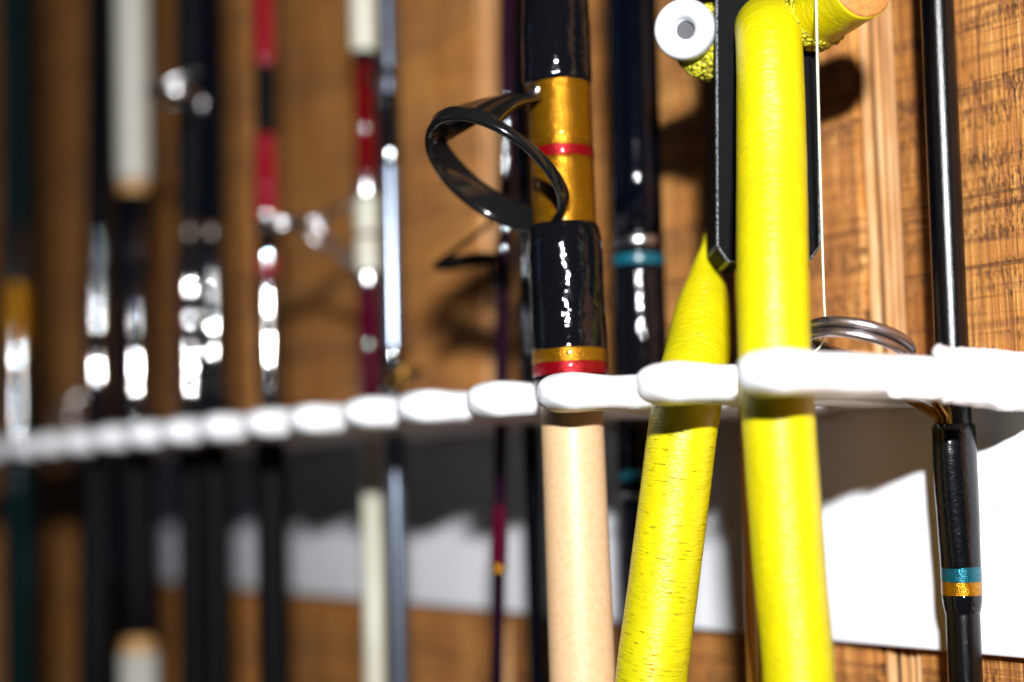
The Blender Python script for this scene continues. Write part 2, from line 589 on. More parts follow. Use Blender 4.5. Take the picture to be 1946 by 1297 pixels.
# ------------------------------------------------------------------ rack
tips = [(1405, 705), (1208, 722), (1018, 742), (882, 758), (745, 770), (640, 780), (535, 791), (450, 800), (365, 808),
        (290, 816), (225, 823), (160, 830), (100, 836), (50, 841), (0, 846)]
FX = [at_y(px + 14, py, TIP_Y).x for px, py in tips]
S = (FX[0] - FX[-1]) / (len(FX) - 1)
for k in range(4):
    FX.append(FX[-1] - S)
FW, FT = 0.0156, 0.0103          # finger width and thickness
def slot_x(m):
    return (FX[m] + FX[m + 1]) / 2
RX1 = FX[0] + 0.030
RX0 = FX[-1] - 0.02
BOARD_BOT = at_y(1880, 1246, -0.004).z
rack = empty('rod_rack', (FX[0], 0, BOARD_BOT), 'white plastic coated comb rack with long rounded fingers holding the rods', 'rack')
box('back_board', ((RX0 + RX1) / 2, -0.0026, (BOARD_BOT + 0.0035) / 2), (RX1 - RX0, 0.0050, 0.0035 - BOARD_BOT), M['board'], rack, 0.0012)
# spine that joins the finger roots
V, F = [], []
NXS, NA = 220, 16
for i in range(NXS + 1):
    x = RX0 + (RX1 - RX0) * i / NXS
    for k in range(NA):
        a = 2 * math.pi * k / NA
        ca, sa = math.cos(a), math.sin(a)
        yy = -0.0052 + 0.0052 * math.copysign(abs(ca) ** 0.6, ca)
        zz = FT * 0.47 * math.copysign(abs(sa) ** 0.5, sa) * (1 + 0.06 * nz((x, 7, 1), 60))
        V.append((x, yy - 0.0006, zz + 0.0003))
for i in range(NXS):
    for k in range(NA):
        k2 = (k + 1) % NA
        F.append((i * NA + k, (i + 1) * NA + k, (i + 1) * NA + k2, i * NA + k2))
F.append(tuple(range(NA)))
F.append(tuple(reversed([NXS * NA + k for k in range(NA)])))
build('spine', V, F, M['white'], rack)

def finger(n, x):
    V, F = [], []
    NY, NA = 64, 32
    y_root = -0.004
    for i in range(NY + 1):
        s = i / NY
        s = s * s * (3 - 2 * s) * 0.35 + s * 0.65
        y = TIP_Y + (y_root - TIP_Y) * s
        d = y - TIP_Y
        RT = 0.0075
        tf = math.sqrt(max(0.0, 1 - (1 - min(d / RT, 1.0)) ** 2)) if d < RT else 1.0
        tf = max(tf, 0.02)
        # dipped coating: fat bead near the tip, a waist, then thicker again
        fat = 1 + 0.055 * math.exp(-((d - 0.010) / 0.006) ** 2) - 0.045 * math.exp(-((d - 0.022) / 0.008) ** 2)
        fat += 0.07 * nz((n * 3.7, d * 55, 0.3)) + 0.02 * nz((n * 9.1, d * 190, 2.3))
        cx = x + 0.0006 * nz((n * 5.1, d * 40, 8.8))
        cz = 0.00045 * nz((n * 2.3, d * 45, 4.1))
        for k in range(NA):
            a = 2 * math.pi * k / NA
            ca, sa = math.cos(a), math.sin(a)
            e = 0.62
            lump = 1 + 0.022 * nz((n * 3 + ca, d * 120, sa * 1.3))
            V.append((cx + FW / 2 * math.copysign(abs(ca) ** e, ca) * tf * fat * lump, y,
                      cz + FT / 2 * math.copysign(abs(sa) ** e, sa) * (0.12 + 0.88 * tf) * fat * lump * (tf ** 0.25)))
    for i in range(NY):
        for k in range(NA):
            k2 = (k + 1) % NA
            F.append((i * NA + k, i * NA + k2, (i + 1) * NA + k2, (i + 1) * NA + k))
    F.append(tuple(reversed(range(NA))))
    F.append(tuple(NY * NA + k for k in range(NA)))
    return build('finger', V, F, M['white'], rack)
for n, x in enumerate(FX):
    finger(n, x)

# torn, ragged coating round the root of the first finger
def ragged(name, plist, thick, seed):
    """plist: (px, py_top, py_bottom) along the finger's near side; a lumpy skin standing proud of it"""
    V, F = [], []
    NR = 10
    pts = smooth_path(plist, 46)
    N = len(pts)
    xf = FX[0] + FW / 2
    for i, (px, p0, p1) in enumerate(pts):
        for layer in (0, 1):
            for j in range(NR + 1):
                f = j / NR
                py = p0 + (p1 - p0) * f + 3.2 * nz((px * 0.045, f * 2, seed)) + (2.5 * nz((px * 0.19, seed, 1)) if j in (0, NR) else 0)
                prof = math.sqrt(max(0, 1 - (2 * f - 1) ** 2 * 0.96)) * min(1.0, 0.25 + i / 9.0)
                xx = xf - 0.0018 + (thick * prof * (1 + 0.45 * nz((px * 0.03, f * 3, seed + 5))) + 0.0006 if layer == 0 else -0.0015)
                V.append(at_x(px, py, xx))
    W2 = 2 * (NR + 1)
    for i in range(N - 1):
        for j in range(NR):
            a = i * W2 + j
            F.append((a, a + W2, a + W2 + 1, a + 1))
            b = a + NR + 1
            F.append((b, b + 1, b + W2 + 1, b + W2))
        for j in (0, NR):
            a = i * W2 + j
            q = (a, a + NR + 1, a + W2 + NR + 1, a + W2)
            F.append(q if j == 0 else tuple(reversed(q)))
    for i in (0, N - 1):
        for j in range(NR):
            a = i * W2 + j
            q = (a, a + 1, a + NR + 2, a + NR + 1)
            F.append(q if i == 0 else tuple(reversed(q)))
    return build(name, V, F, M['white'], rack)
ragged('torn_coating', [(1772, 664, 676), (1782, 655, 684), (1800, 659, 690), (1840, 661, 700), (1890, 663, 712), (1930, 668, 720), (1990, 674, 726)], 0.0030, 1.0)
ragged('torn_coating', [(1690, 744, 754), (1720, 742, 760), (1755, 741, 763), (1785, 740, 762), (1815, 736, 752), (1836, 734, 742)], 0.0030, 11.0)
ragged('torn_coating', [(1790, 758, 768), (1812, 744, 770), (1835, 738, 772), (1870, 744, 776), (1915, 750, 783), (1945, 748, 781), (1990, 745, 780)], 0.0036, 21.0)

# ------------------------------------------------------------------ rods
class Rod:
    """A rod on a straight axis lying in a plane parallel to the wall, standing in slot m."""
    def __init__(s, name, label, m, px_rack, py_rack, px_top, px_bot, group='fishing rods standing in the rack', Y=None, cat='fishing rod'):
        p = at_x(px_rack, py_rack, slot_x(m)) if Y is None else at_y(px_rack, py_rack, Y)
        s.Y = p.y
        a = at_y(px_top, 0, s.Y)
        b = at_y(px_bot, PH, s.Y)
        d = (a - b).normalized()
        # go through p, keep the lean
        s.d = d
        mid = b + d * ((p.z - b.z) / d.z)
        s.o = mid
        s.p = p
        base = s.at(z=-0.28)
        s.root = empty(name, base, label, cat, group)
        s.seedv = random.random() * 50
    def at(s, py=None, z=None):
        if z is None:
            lo, hi = -0.6, 0.6
            for _ in range(40):
                mdl = (lo + hi) / 2
                q = s.o + s.d * (mdl / s.d.z)
                c = ROT.transposed() @ (q - CAM)
                y = PH / 2 + FPX * c.y / c.z
                if y > py:
                    lo = mdl
                else:
                    hi = mdl
            z = (lo + hi) / 2
            return s.o + s.d * (z / s.d.z)
        return s.o + s.d * ((z - s.o.z) / s.d.z)
    def rad(s, wpx, p):
        return wpx / 2 * depth(p) / FPX
    def seg(s, part, prof, mat, lump=0.0, bulge=None, n=None, parent=None, seg=40, lw=260.0):
        aw = 0.8
        if mat.name in ('lumpy_black_epoxy', 'red_thread_epoxy'):
            lump, aw, lw = lump * 0.95, 0.12, (78.0 if 'black' in mat.name else 150.0)
        """prof: (py, width px) from top to bottom"""
        pts = []
        for py, wpx in prof:
            p = s.at(py)
            pts.append((p.x, p.y, p.z, s.rad(wpx, p)))
        if n:
            fine = []
            for a, b in zip(pts, pts[1:]):
                for i in range(n):
                    f = i / n
                    fine.append(tuple(x + (y - x) * f for x, y in zip(a, b)))
            fine.append(pts[-1])
            pts = fine
        path = [Vector(p[:3]) for p in pts]
        rr = [p[3] for p in pts]
        sv = s.seedv
        def mod(i, a, p, L):
            k = 1.0
            if lump:
                k += lump * nz((math.cos(a) * aw + sv, math.sin(a) * aw, p.z * lw))
            if bulge:
                ang, amp, z0, z1 = bulge
                da = (a - ang + math.pi) % (2 * math.pi) - math.pi
                tz = min(1, max(0, (p.z - z0) / (z1 - z0)))
                k += amp * tz * math.exp(-(da / 0.75) ** 2)
            return k
        return sweep(part, path, rr, mat, parent or s.root, seg, True, mod if (lump or bulge) else None)
    def blank(s, wtop, wbot, mat, part='blank', y0=-1900, y1=2500, seg=40):
        n = 14
        return s.seg(part, [(y0 + (y1 - y0) * i / n, wtop + (wbot - wtop) * i / n) for i in range(n + 1)], mat, seg=seg)

UPZ = Vector((0, 0, 1))
def ring_band(name, c, u1, u2, r_out, wall_t, width, mat, parent, n=72, width_fn=None, m=10, e=0.7):
    """ring with an oblong rounded section; u1,u2 span the ring plane"""
    u1, u2 = u1.normalized(), u2.normalized()
    ax = u1.cross(u2).normalized()
    V, F = [], []
    for i in range(n):
        a = 2 * math.pi * i / n
        rd = u1 * math.cos(a) + u2 * math.sin(a)
        wd = width * (width_fn(a) if width_fn else 1.0)
        for j in range(m):
            b = 2 * math.pi * j / m
            cb, sb = math.cos(b), math.sin(b)
            V.append(c + rd * (r_out - wall_t / 2 + wall_t / 2 * math.copysign(abs(cb) ** e, cb)) + ax * (wd / 2 * math.copysign(abs(sb) ** e, sb)))
    for i in range(n):
        for j in range(m):
            i2, j2 = (i + 1) % n, (j + 1) % m
            F.append((i * m + j, i2 * m + j, i2 * m + j2, i * m + j2))
    return build(name, V, F, mat, parent)

def ring_guide(rod, py, direction, r_ring, stand, tilt, ring_mat, leg_mat, rise=0.012, tube=0.0011, parent=None):
    """plain line guide: ring on two legs standing off the rod"""
    p = rod.at(py)
    d = Vector(direction).normalized()
    g = empty_part('line_guide', p, rod.root)
    c = p + d * stand + UPZ * rise
    u1 = (d * math.cos(tilt) + UPZ * math.sin(tilt)).normalized()
    u2 = d.cross(UPZ).normalized()
    r = ring_band('ring', c, u1, u2, r_ring, tube * 1.6, tube * 2.0, ring_mat, g, 48)
    for sgn in (-1, 1):
        q = c - u1 * r_ring * 0.8 + u2 * sgn * r_ring * 0.55
        sweep('leg', [q, p + d * 0.0045 + UPZ * (rise * 0.3) + u2 * sgn * 0.0012, p + d * 0.0040 - UPZ * 0.008], tube * 0.7, leg_mat, g, 10)
    sweep('leg', [c + u1 * r_ring * 0.95, p + d * 0.0048 + UPZ * (rise + 0.012), p + d * 0.0040 + UPZ * (rise + 0.022)], tube * 0.7, leg_mat, g, 10)
    return g

def empty_part(name, p, parent):
    o = bpy.data.objects.new(name, None)
    o.empty_display_size = 0.005
    o.parent = parent
    o.location = Vector(p) - root_of(parent)
    COL.objects.link(o)
    return o

OUT = Vector((0, -1, 0))           # away from the wall
ALONG = Vector((-1, 0, 0))         # along the wall, receding

# --- satin black rod next to the bare planks, with the bronze ring guide
R = Rod('fishing_rod', 'satin black rod with teal and gold thread bands and a bronze ring guide', 0, 1811, 700, 1781, 1835)
R.blank(58, 67, M['satin'], seg=56)
zt, zb = R.at(806).z, R.at(1100).z
# bulge toward the guide foot
R.seg('guide_wrap', [(806, 72), (812, 76), (850, 77), (950, 77), (1040, 76), (1074, 75), (1079, 74.5)], M['dusty'], lump=0.02, bulge=(0.0, 0.34, zb, R.at(880).z), n=5, lw=160)
R.seg('teal_band', [(1077, 75.3), (1080, 76), (1102, 76), (1105, 75.3)], M['teal'], n=3)
R.seg('gold_band', [(1105, 75.3), (1108, 76), (1128, 76), (1131, 75)], M['gold'], n=3)
R.seg('guide_wrap', [(1130, 75), (1140, 74.5), (1150, 72), (1160, 68.5), (1165, 66)], M['epoxy'], lump=0.01, n=3)
# bronze ring guide
pf = R.at(806)
g = empty_part('line_guide', pf, R.root)
rc = pt(1632, 649, 0.413)
tl = math.radians(20)
u1 = (OUT * math.cos(tl) + UPZ * math.sin(tl)).normalized()
u2 = ALONG
ring_band('ring', rc, u1, u2, 0.0148, 0.0026, 0.0027, M['bronze'], g, 96, m=16, e=0.9)
ring_band('ring', rc + u1.cross(u2) * 0.0029, u1, u2, 0.0143, 0.0022, 0.0024, M['bronze'], g, 96, m=16, e=0.9)
ring_band('ring_insert', rc + u1.cross(u2) * 0.0013, u1, u2, 0.0134, 0.0022, 0.0030, M['black_metal'], g, 96, m=12)
foot = R.at(812) + OUT * 0.0052
for sg, bx in ((-1, 1742), (1, 1768)):
    a = rc - u1 * 0.0115 + u2 * sg * 0.0072
    sweep('leg', [a, a.lerp(foot, 0.55) + u2 * sg * 0.0012, foot + u2 * sg * 0.0010 + UPZ * 0.003, foot - UPZ * 0.008], [0.0011, 0.0012, 0.0013, 0.0010], M['brass'], g, 12)
box('foot', foot + UPZ * 0.0005 + Vector((0, 0.0008, 0)), (0.0048, 0.0022, 0.010), M['brass'], g, 0.0006)

# --- teal ringed black rod
T = Rod('fishing_rod', 'thick glossy black rod with silver and teal rings beside the spear gun', 3, 1218, 720, 1201, 1233)
T.seg('blank', [(-1100, 92), (0, 96), (452, 97)], M['epoxy_blue'], n=4)
T.seg('silver_ring', [(452, 98), (455, 102), (468, 102), (471, 98)], M['steel'], n=2)
T.seg('joint_sleeve', [(470, 97), (486, 98), (506, 99)], M['epoxy'], n=2)
T.seg('teal_band', [(486, 99.2), (488, 101), (505, 101), (507, 99.2)], M['teal_ring'], n=2)
T.seg('joint_sleeve', [(506, 99), (590, 101), (640, 103), (650, 102), (760, 98), (898, 97), (935, 97)], M['epoxy'], lump=0.035, n=6, lw=90)
T.seg('teal_band', [(893, 98), (895, 100), (913, 100), (915, 98)], M['teal_ring'], n=2)
T.seg('silver_ring', [(935, 98), (938, 103), (952, 103), (955, 98)], M['steel'], n=2)
T.seg('blank', [(955, 96), (2250, 96)], M['epoxy_blue'], n=4)

# --- cork handled rod with the big black guide
C = Rod('fishing_rod', 'stout rod with gold and red thread wraps over a pale cork handle', 2, 1084, 742, 1056, 1107)
C.blank(104, 104, M['epoxy_blue'], y1=-20)
C.seg('blank', [(-20, 106), (800, 108)], M['epoxy_blue'], n=6)
za, zb2 = C.at(160).z, C.at(20).z
C.seg('guide_wrap', [(-420, 122), (0, 125), (60, 127), (120, 127), (158, 126), (164, 122)], M['epoxy'], lump=0.03, bulge=(0.0, 0.13, C.at(-60).z, C.at(120).z), n=7, lw=120)
C.seg('gold_wrap', [(162, 119), (170, 121), (286, 120)], M['gold'], n=5)
C.seg('red_band', [(286, 120.5), (288, 122), (304, 122), (306, 120.5)], M['red'], n=2)
C.seg('gold_wrap', [(306, 120), (400, 121), (434, 121)], M['gold'], n=5)
C.seg('guide_wrap', [(430, 124), (436, 131), (460, 137), (560, 140), (640, 142), (668, 142)], M['epoxy'], lump=0.03, bulge=(0.0, 0.07, C.at(640).z, C.at(470).z), n=6, lw=120)
C.seg('gold_band', [(666, 142.5), (668, 144), (690, 144), (692, 142.5)], M['gold'], n=2)
C.seg('red_band', [(692, 142.5), (694, 144), (714, 143), (716, 140)], M['red'], n=2)
C.seg('winding_check', [(715, 140), (740, 138), (768, 126)], M['epoxy'], n=3)
C.seg('handle', [(762, 119), (900, 121), (1297, 127), (2250, 130)], M['cork'], n=8)
# the big guide: a tilted ring and a flat strap back to the rod
gp = C.at(432)
cg = empty_part('line_guide', gp, C.root)
tl = math.radians(37)
u1 = (OUT * math.cos(tl) + UPZ * math.sin(tl)).normalized()
u2 = ALONG
RG = 0.0228
low = gp + OUT * 0.0044 + UPZ * 0.0008
cgc = low + u1 * RG
def wfn(a):
    return 0.98 - 0.13 * math.cos(a) + 0.50 * math.sin(a)
def oval_ring(name, c, r1, r2, wall_t, width, mat, parent, n=96, m=12):
    ax = u1.cross(u2).normalized()
    V, F = [], []
    for i in range(n):
        a = 2 * math.pi * i / n
        rd = u1 * math.cos(a) * r1 + u2 * math.sin(a) * r2
        inn = u1 * math.cos(a) * (r1 - wall_t) + u2 * math.sin(a) * (r2 - wall_t)
        wd = width * wfn(a)
        for j in range(m):
            b = 2 * math.pi * j / m
            cb, sb = math.cos(b), math.sin(b)
            f = 0.5 + 0.5 * math.copysign(abs(cb) ** 0.6, cb)
            V.append(c + inn.lerp(rd, f) + ax * (wd / 2 * math.copysign(abs(sb) ** 0.6, sb)))
    for i in range(n):
        for j in range(m):
            i2, j2 = (i + 1) % n, (j + 1) % m
            F.append((i * m + j, i2 * m + j, i2 * m + j2, i * m + j2))
    return build(name, V, F, mat, parent)
oval_ring('ring', cgc, RG, 0.0200, 0.0024, 0.0062, M['black_metal'], cg)
# strap
top_rod = C.at(196) + OUT * 0.0090
V, F = [], []
NS, NW = 22, 12
axn = u1.cross(u2).normalized()
for lay in (0, 1):
    for i in range(NS + 1):
        f = i / NS
        for j in range(NW + 1):
            h = j / NW * 2 - 1
            ang = h * math.radians(52)
            rim = cgc + u1 * (RG - 0.0004) * math.cos(ang) + u2 * 0.0198 * math.sin(ang)
            wd = 0.0034 + 0.0018 * (1 - f)
            end = top_rod + u2 * h * 0.0035
            ff = f ** 0.82
            p = rim.lerp(end, ff)
            # sides pull in quickly, leaving a tongue
            hh = u2 * (h * 0.0035 - (p - top_rod).dot(u2)) * (1 - (1 - f) ** 1.5) * 0.5
            p = p + hh + UPZ * (0.0016 * math.sin(math.pi * f)) + UPZ * (0.0011 if lay == 0 else -0.0011)
            V.append(p)
n1 = (NS + 1) * (NW + 1)
for i in range(NS):
    for j in range(NW):
        a = i * (NW + 1) + j
        F.append((a, a + 1, a + NW + 2, a + NW + 1))
        b = a + n1
        F.append((b, b + NW + 1, b + NW + 2, b + 1))
for i in range(NS):
    for j in (0, NW):
        a = i * (NW + 1) + j
        q = (a, a + NW + 1, a + NW + 1 + n1, a + n1)
        F.append(q if j == 0 else tuple(reversed(q)))
for i in (0, NS):
    for j in range(NW):
        a = i * (NW + 1) + j
        q = (a, a + n1, a + 1 + n1, a + 1)
        F.append(q if i == 0 else tuple(reversed(q)))
build('strap', V, F, M['black_metal'], cg)
sweep('foot', [top_rod + OUT * 0.0002, top_rod + Vector((0, 0.0022, 0.004)), top_rod + Vector((0, 0.0030, 0.016)), top_rod + Vector((0, 0.0036, 0.026))], [0.0021, 0.0023, 0.0016, 0.0008], M['steel'], cg, 14)
sweep('foot', [low + UPZ * 0.001, low + Vector((0, 0.0012, -0.004)), low + Vector((0, 0.0034, -0.016))], [0.0030, 0.0026, 0.0010], M['black_metal'], cg, 14)

# --- thin dark purple rod
P = Rod('fishing_rod', 'thin dark purple rod with a small gold tipped wrap', 4, 957, 740, 966, 944)
P.blank(27, 24, M['epoxy_purple'])
P.seg('guide_wrap', [(455, 28), (462, 34), (540, 33), (560, 29)], M['epoxy_purple'], lump=0.05, n=5)
P.seg('guide_wrap', [(960, 28), (990, 32), (1060, 33), (1072, 32)], M['wine'], lump=0.06, n=5)
P.seg('gold_band', [(1072, 33), (1076, 34), (1084, 34), (1088, 31)], M['gold'], n=2)
ring_guide(P, 500, (-0.55, -1, 0), 0.0105, 0.0130, math.radians(-7), M['matte_black'], M['matte_black'], 0.0005, 0.0012)

# --- black rod hidden behind the cork handle
K = Rod('fishing_rod', 'plain slim all black rod between the thin purple rod and cork handled rod', 4, 1004, 742, 984, 1024, Y=None)
K.blank(32, 32, M['epoxy_blue'])
K.seg('guide_wrap', [(560, 34), (570, 38), (690, 38), (700, 34)], M['epoxy'], lump=0.05, n=5)

# --- slate blue rod
B = Rod('fishing_rod', 'slate blue rod with a long pale sheen and a small black guide', 6, 748, 768, 735, 759)
B.blank(36, 44, M['satin_blue'])
B.seg('guide_wrap', [(185, 40), (192, 46), (300, 45), (318, 40)], M['epoxy_far'], lump=0.06, n=8)
B.seg('guide_wrap', [(660, 43), (668, 50), (745, 50), (752, 44)], M['epoxy_far'], lump=0.06, n=6)
ring_guide(B, 185, (0.35, -0.35, 0), 0.0062, 0.0085, math.radians(50), M['black_metal'], M['black_metal'], 0.004, 0.0010)
ring_guide(B, 745, (0.9, -0.25, 0), 0.0075, 0.0120, math.radians(4), M['brass'], M['brass'], 0.006, 0.0009)

# --- red and cream rod
Q = Rod('fishing_rod', 'dark red rod with cream bands and a long legged silver guide', 7, 705, 775, 690, 713)
Q.blank(34, 34, M['dark_red'])
Q.seg('grip', [(-900, 52), (90, 54), (100, 50)], M['cream'], n=3)
Q.seg('black_band', [(100, 44), (122, 44)], M['matte_black'], n=2)
Q.seg('dark_red_sleeve', [(122, 41), (345, 41)], M['dark_red'], n=2)
Q.seg('cream_band', [(345, 43), (350, 46), (440, 46), (444, 44)], M['cream'], lump=0.04, n=5)
Q.seg('cream_band', [(452, 44), (456, 46), (536, 46), (542, 43)], M['cream'], lump=0.04, n=5)
Q.seg('guide_wrap', [(343, 47), (348, 50), (372, 49), (376, 46)], M['steel'], lump=0.04, n=4)
Q.seg('guide_wrap', [(518, 47), (522, 50), (540, 49), (544, 46)], M['steel'], lump=0.04, n=4)
Q.seg('wine_sleeve', [(545, 41), (770, 42)], M['wine'], n=2)
Q.seg('grip', [(800, 40), (2250, 44)], M['cream'], n=3)
qg = empty_part('line_guide', Q.at(445), Q.root)
qd = Vector((0.12, -1, 0)).normalized()
qc = Q.at(442) + qd * 0.040
ring_band('ring', qc, qd - UPZ * 0.10, qd.cross(UPZ), 0.0105, 0.0022, 0.0030, M['steel'], qg, 64)
for pyq, s2 in ((375, 1), (522, -1)):
    for sg in (-1, 1):
        sweep('leg', [qc - qd * 0.0105 + qd.cross(UPZ) * sg * 0.006, (qc - qd * 0.010).lerp(Q.at(pyq), 0.45) + qd.cross(UPZ) * sg * 0.004, Q.at(pyq) + qd * 0.0040], 0.0010, M['steel'], qg, 10)

# --- red thread rod
A = Rod('fishing_rod', 'black rod wrapped in bright red thread with lumpy clear varnish', 8, 514, 795, 501, 521)
A.blank(36, 40, M['matte_black'])
A.seg('red_wrap', [(-500, 42), (118, 43), (126, 40)], M['epoxy_red'], lump=0.04, n=10)
A.seg('red_wrap', [(258, 40), (264, 45), (420, 45), (428, 41)], M['epoxy_red'], lump=0.16, n=14)
A.seg('red_wrap', [(466, 41), (472, 43), (530, 43)], M['epoxy_red'], lump=0.06, n=8)
A.seg('guide_wrap', [(528, 42), (534, 46), (745, 46), (752, 42)], M['epoxy_far'], lump=0.08, n=26)
A.seg('handle', [(812, 52), (840, 58), (2250, 60)], M['matte_black'], n=4)

# --- pair of black rods
D = Rod('fishing_rod', 'black rod with bright silver ring guide next to the red thread rod', 9, 406, 805, 397, 412)
D.blank(52, 52, M['epoxy_blue'])
D.seg('handle', [(825, 50), (835, 53), (2250, 55)], M['matte_black'], n=3)
D.seg('guide_wrap', [(462, 52), (468, 56), (560, 56), (566, 52)], M['epoxy_far'], lump=0.07, n=10)
D.seg('brown_band', [(425, 46), (430, 54), (452, 54), (456, 52)], M['brown'], n=2)
D.seg('guide_wrap', [(590, 52), (596, 56), (740, 56), (746, 52)], M['epoxy_far'], lump=0.07, n=18)
ring_guide(D, 235, (-0.15, -1, 0), 0.0125, 0.0150, math.radians(10), M['steel'], M['steel'], 0.010, 0.0018)
E = Rod('fishing_rod', 'black rod with lumpy varnished wraps paired with the silver guide rod', 10, 362, 812, 356, 368)
E.blank(50, 52, M['matte_black'])
E.seg('handle', [(832, 50), (842, 54), (2250, 56)], M['matte_black'], n=3)
E.seg('guide_wrap', [(480, 52), (486, 56), (770, 56), (776, 52)], M['epoxy_far'], lump=0.08, n=34)
E.seg('brown_band', [(425, 46), (430, 54), (452, 54), (456, 52)], M['brown'], n=2)

# --- ivory grip rod
G = Rod('fishing_rod', 'black rod with a long ivory grip ending in a tan cap', 11, 259, 822, 250, 264)
G.blank(50, 52, M['epoxy_blue'])
G.seg('reel_seat', [(838, 58), (846, 66), (1195, 68), (1206, 60)], M['matte_black'], n=3)
G.seg('grip', [(-900, 62), (300, 64), (346, 62)], M['ivory'], n=3)
G.seg('grip_cap', [(346, 60), (362, 55), (376, 48)], M['tan'], n=3)
G.seg('guide_wrap', [(430, 50), (436, 53), (600, 53), (606, 50)], M['epoxy_far'], lump=0.07, n=20)
G.seg('guide_wrap', [(625, 50), (632, 54), (780, 54), (788, 50)], M['epoxy_far'], lump=0.10, n=14)
G.seg('grip_cap', [(1208, 50), (1220, 62), (1240, 70)], M['tan'], n=3)
G.seg('grip', [(1240, 74), (2250, 78)], M['ivory'], n=3)
# --- navy rod
H = Rod('fishing_rod', 'navy black rod with varnished wrap close to the ivory grip rod', 12, 184, 828, 188, 182)
H.blank(46, 52, M['epoxy_blue'])
H.seg('handle', [(845, 56), (855, 66), (2250, 68)], M['matte_black'], n=3)
H.seg('guide_wrap', [(570, 46), (578, 52), (745, 52), (752, 48)], M['epoxy_far'], lump=0.09, n=22)
ring_guide(H, 812, (-0.1, -1, 0), 0.0085, 0.012, math.radians(20), M['steel'], M['steel'], 0.004, 0.0014)
# --- green rod
J = Rod('fishing_rod', 'dark green rod with a broad gold wrap at the far end of the rack', 14, 34, 842, 28, 38)
J.blank(54, 58, M['epoxy_green'])
J.seg('guide_wrap', [(430, 54), (440, 58), (545, 58)], M['epoxy_far'], lump=0.06, n=12)
J.seg('gold_wrap', [(545, 58), (550, 60), (655, 60), (660, 58)], M['gold'], n=4)
J.seg('guide_wrap', [(655, 58), (740, 60), (750, 56)], M['epoxy_far'], lump=0.08, n=12)

# ------------------------------------------------------------------ spear gun
SGB = Rod('spear_gun', 'wooden spear gun with black muzzle and thick yellow rubber band looped over the rack', 1, 1468, 700, 1452, 1490, group=None, cat='spear gun')
gun = SGB.root
SGB.seg('barrel', [(400, 143), (520, 143), (900, 143), (1297, 143), (2250, 143)], M['barrel'], n=6, seg=56)
# muzzle block turned toward the camera
mz = SGB.at(250)
fx = Vector((RIGHT.x, RIGHT.y, 0)).normalized()
fy = Vector((FWD.x, FWD.y, 0)).normalized()
def muz_pt(px, py, dz):
    return pt(px, py, 0.4245) + fy * dz
out = [(1357, -700), (1361, 468), (1383, 500), (1541, 497), (1561, 468), (1549, -700)]
V = [muz_pt(px, py, 0.0) for px, py in out] + [muz_pt(px, py, 0.021) for px, py in out]
F = [tuple(reversed(range(6))), tuple(range(6, 12))] + [(i, (i + 1) % 6, 6 + (i + 1) % 6, 6 + i) for i in range(6)]
mo = build('muzzle', V, [tuple(reversed(f)) for f in F], M['muzzle'], gun, None, False)
bv = mo.modifiers.new('bevel', 'BEVEL')
bv.width, bv.segments = 0.0007, 2
mo.data.materials.append(M['worn'])
bv.material = 1

# long rubber band: front leg over finger slot 0, back through the muzzle, second leg down slot 1
DT = depth(at_x(1477, 708, slot_x(0) + 0.0019))
band = [  # px, py, depth, width px
    (1535, 1760, DT, 136), (1518, 1297, DT, 136), (1501, 1100, DT, 138), (1490, 950, DT, 139), (1477, 760, DT, 139),
    (1471, 640, DT + 0.003, 137), (1468, 500, DT + 0.0085, 136), (1466, 300, 0.405, 133), (1464, 170, 0.4095, 129), (1462, 95, 0.4135, 126),
    (1459, 62, 0.4195, 124), (1457, 50, 0.431, 122), (1455, 60, 0.446, 120), (1448, 110, 0.4575, 110), (1425, 250, 0.4605, 62), (1382, 365, 0.4600, 30), (1352, 436, 0.4560, 20), (1346, 470, 0.4530, 27),
    (1340, 503, 0.4505, 44), (1340, 545, 0.4470, 80), (1336, 587, 0.4430, 103), (1331, 632, 0.4375, 117), (1324, 680, 0.431, 126), (1303, 780, 0.4195, 131), (1281, 950, 0.417, 133),
    (1262, 1100, 0.416, 134), (1237, 1297, 0.415, 136), (1186, 1760, 0.415, 136)]
bp = [(*pt(px, py, z), wd / 2 * z / FPX) for px, py, z, wd in band]
bp = smooth_path(bp, 260)
sweep('rubber_band', [p[:3] for p in bp], [p[3] for p in bp], M['rubber'], gun, 56, True,
      mod=lambda i, a, p, L: 1 + 0.012 * nz((math.cos(a), math.sin(a), L * 110)))

# cut end of a second, short rubber on the right of the muzzle
e0, e1 = pt(1545, 32, 0.4210), pt(1637, -27, 0.4000)
ax = (e1 - e0).normalized()
Rr = 0.0087
stub = []
NSt = 40
pth, rad = [], []
for i in range(NSt + 1):
    f = i / NSt
    pth.append(e0 + (e1 - e0) * f)
    rad.append(Rr)
def rag(i, a, p, L):
    f = i / NSt
    k = 1 + 0.015 * nz((math.cos(a), math.sin(a), L * 200))
    return k * (1.0 + 0.0 * f)
st = sweep('rubber_stub', pth, rad, M['rubber2'], gun, 48, True, rag)
# amber core face with bore
ca1 = ax.orthogonal().normalized()
ca2 = ax.cross(ca1)
prof = [(0.0085, -0.0008), (0.0083, 0.00035), (0.0079, 0.0006), (0.0050, 0.00075), (0.0030, 0.0006), (0.0023, 0.0002), (0.0019, -0.002), (0.0018, -0.007)]
V, F = [], []
for r, h in prof:
    for k in range(40):
        a = 2 * math.pi * k / 40
        V.append(e1 + ca1 * r * math.cos(a) + ca2 * r * math.sin(a) + ax * (h + 0.0003))
for i in range(len(prof) - 1):
    for k in range(40):
        k2 = (k + 1) % 40
        F.append((i * 40 + k, i * 40 + k2, (i + 1) * 40 + k2, (i + 1) * 40 + k))
build('cut_face', V, F, M['amber'], st)
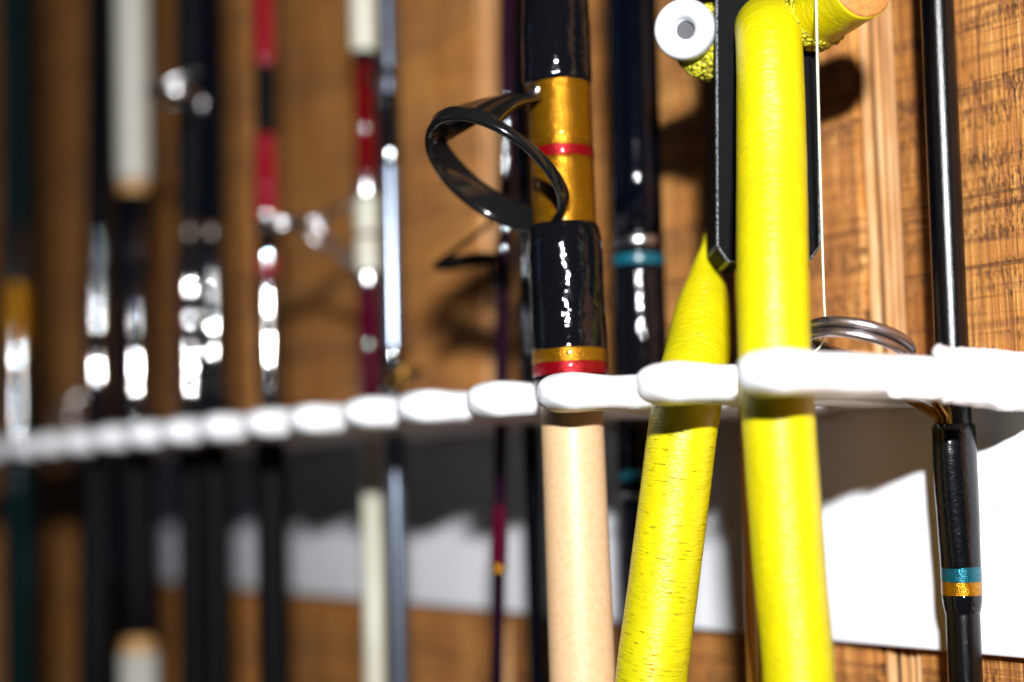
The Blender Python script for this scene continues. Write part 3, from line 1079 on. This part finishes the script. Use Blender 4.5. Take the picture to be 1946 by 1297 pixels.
# crumbling collar at the inner end of the stub
def crumb_mod(s):
    def f(i, a, p, L):
        v = Vector((math.cos(a) * 3 + s, math.sin(a) * 3, L * 900))
        return 1 + 0.09 * noise.noise(v) + 0.07 * noise.noise(v * 2.7)
    return f
c0 = e0 - ax * 0.0015
sweep('crumbled_rubber', [c0 + ax * t for t in (-0.003, -0.0015, 0, 0.0015, 0.003, 0.0045, 0.006, 0.007)], [0.0070, 0.0086, 0.0092, 0.0094, 0.0094, 0.0092, 0.0089, 0.0082], M['crumb'], st, 72, True, crumb_mod(1))

# white nylon plug on a crumbling yellow stub, left of the muzzle
k0, k1 = pt(1392, 84, 0.4470), pt(1342, 80, 0.4300)
ls = sweep('rubber_stub', [k0 + (k1 - k0) * (i / 16) for i in range(17)], [0.0103 * (1 if i < 15 else 0.93) for i in range(17)], M['crumb'], gun, 72, True, crumb_mod(7))
ka = (pt(1297, 56, 0.4170) - pt(1322, 62, 0.4330)).normalized()
kc = pt(1296, 56, 0.4255)
q1 = ka.orthogonal().normalized()
q2 = ka.cross(q1)
prof = [(0.0058, -0.0130), (0.0066, -0.0125), (0.0078, -0.0100), (0.0083, -0.0070), (0.0084, -0.0040), (0.0081, -0.0016), (0.0073, -0.0003), (0.0058, 0.0003), (0.0046, 0.0001), (0.0038, -0.0009), (0.0029, -0.0028), (0.0023, -0.0058), (0.0002, -0.0060)]
V, F = [], []
for r, h in prof:
    for k in range(48):
        a = 2 * math.pi * k / 48
        V.append(kc + q1 * r * math.cos(a) + q2 * r * math.sin(a) + ka * h)
for i in range(len(prof) - 1):
    for k in range(48):
        k2 = (k + 1) % 48
        F.append((i * 48 + k, i * 48 + k2, (i + 1) * 48 + k2, (i + 1) * 48 + k))
build('nylon_plug', V, F, M['nylon'], ls)
V = [kc - ka * 0.0046 + (q1 * math.cos(2 * math.pi * k / 24) + q2 * math.sin(2 * math.pi * k / 24)) * 0.00262 for k in range(24)]  # dark disc set in the white plug, hole shade put into its colour
V += [v - ka * 0.001 for v in V]
build('bore', V, [tuple(range(24)), tuple(reversed(range(24, 48)))] + [(k, 24 + k, 24 + (k + 1) % 24, (k + 1) % 24) for k in range(24)], M['grey_bore'], ls, None, False)

# ------------------------------------------------------------------ fishing line
lp = smooth_path([tuple(pt(px, py, z)) for px, py, z in ((1545, -420, 0.400), (1551, 0, 0.402), (1558, 300, 0.405), (1565, 540, 0.4085), (1568, 610, 0.4095), (1566, 636, 0.4115), (1560, 656, 0.4130), (1549, 668, 0.4145), (1530, 682, 0.416))], 80)
line = sweep('fishing_line', lp, 0.00030, M['mono'], None, 8, True, loc=lp[0])
tag(line, 'thin pale nylon line hanging beside the yellow tube through the bronze ring', 'fishing line')
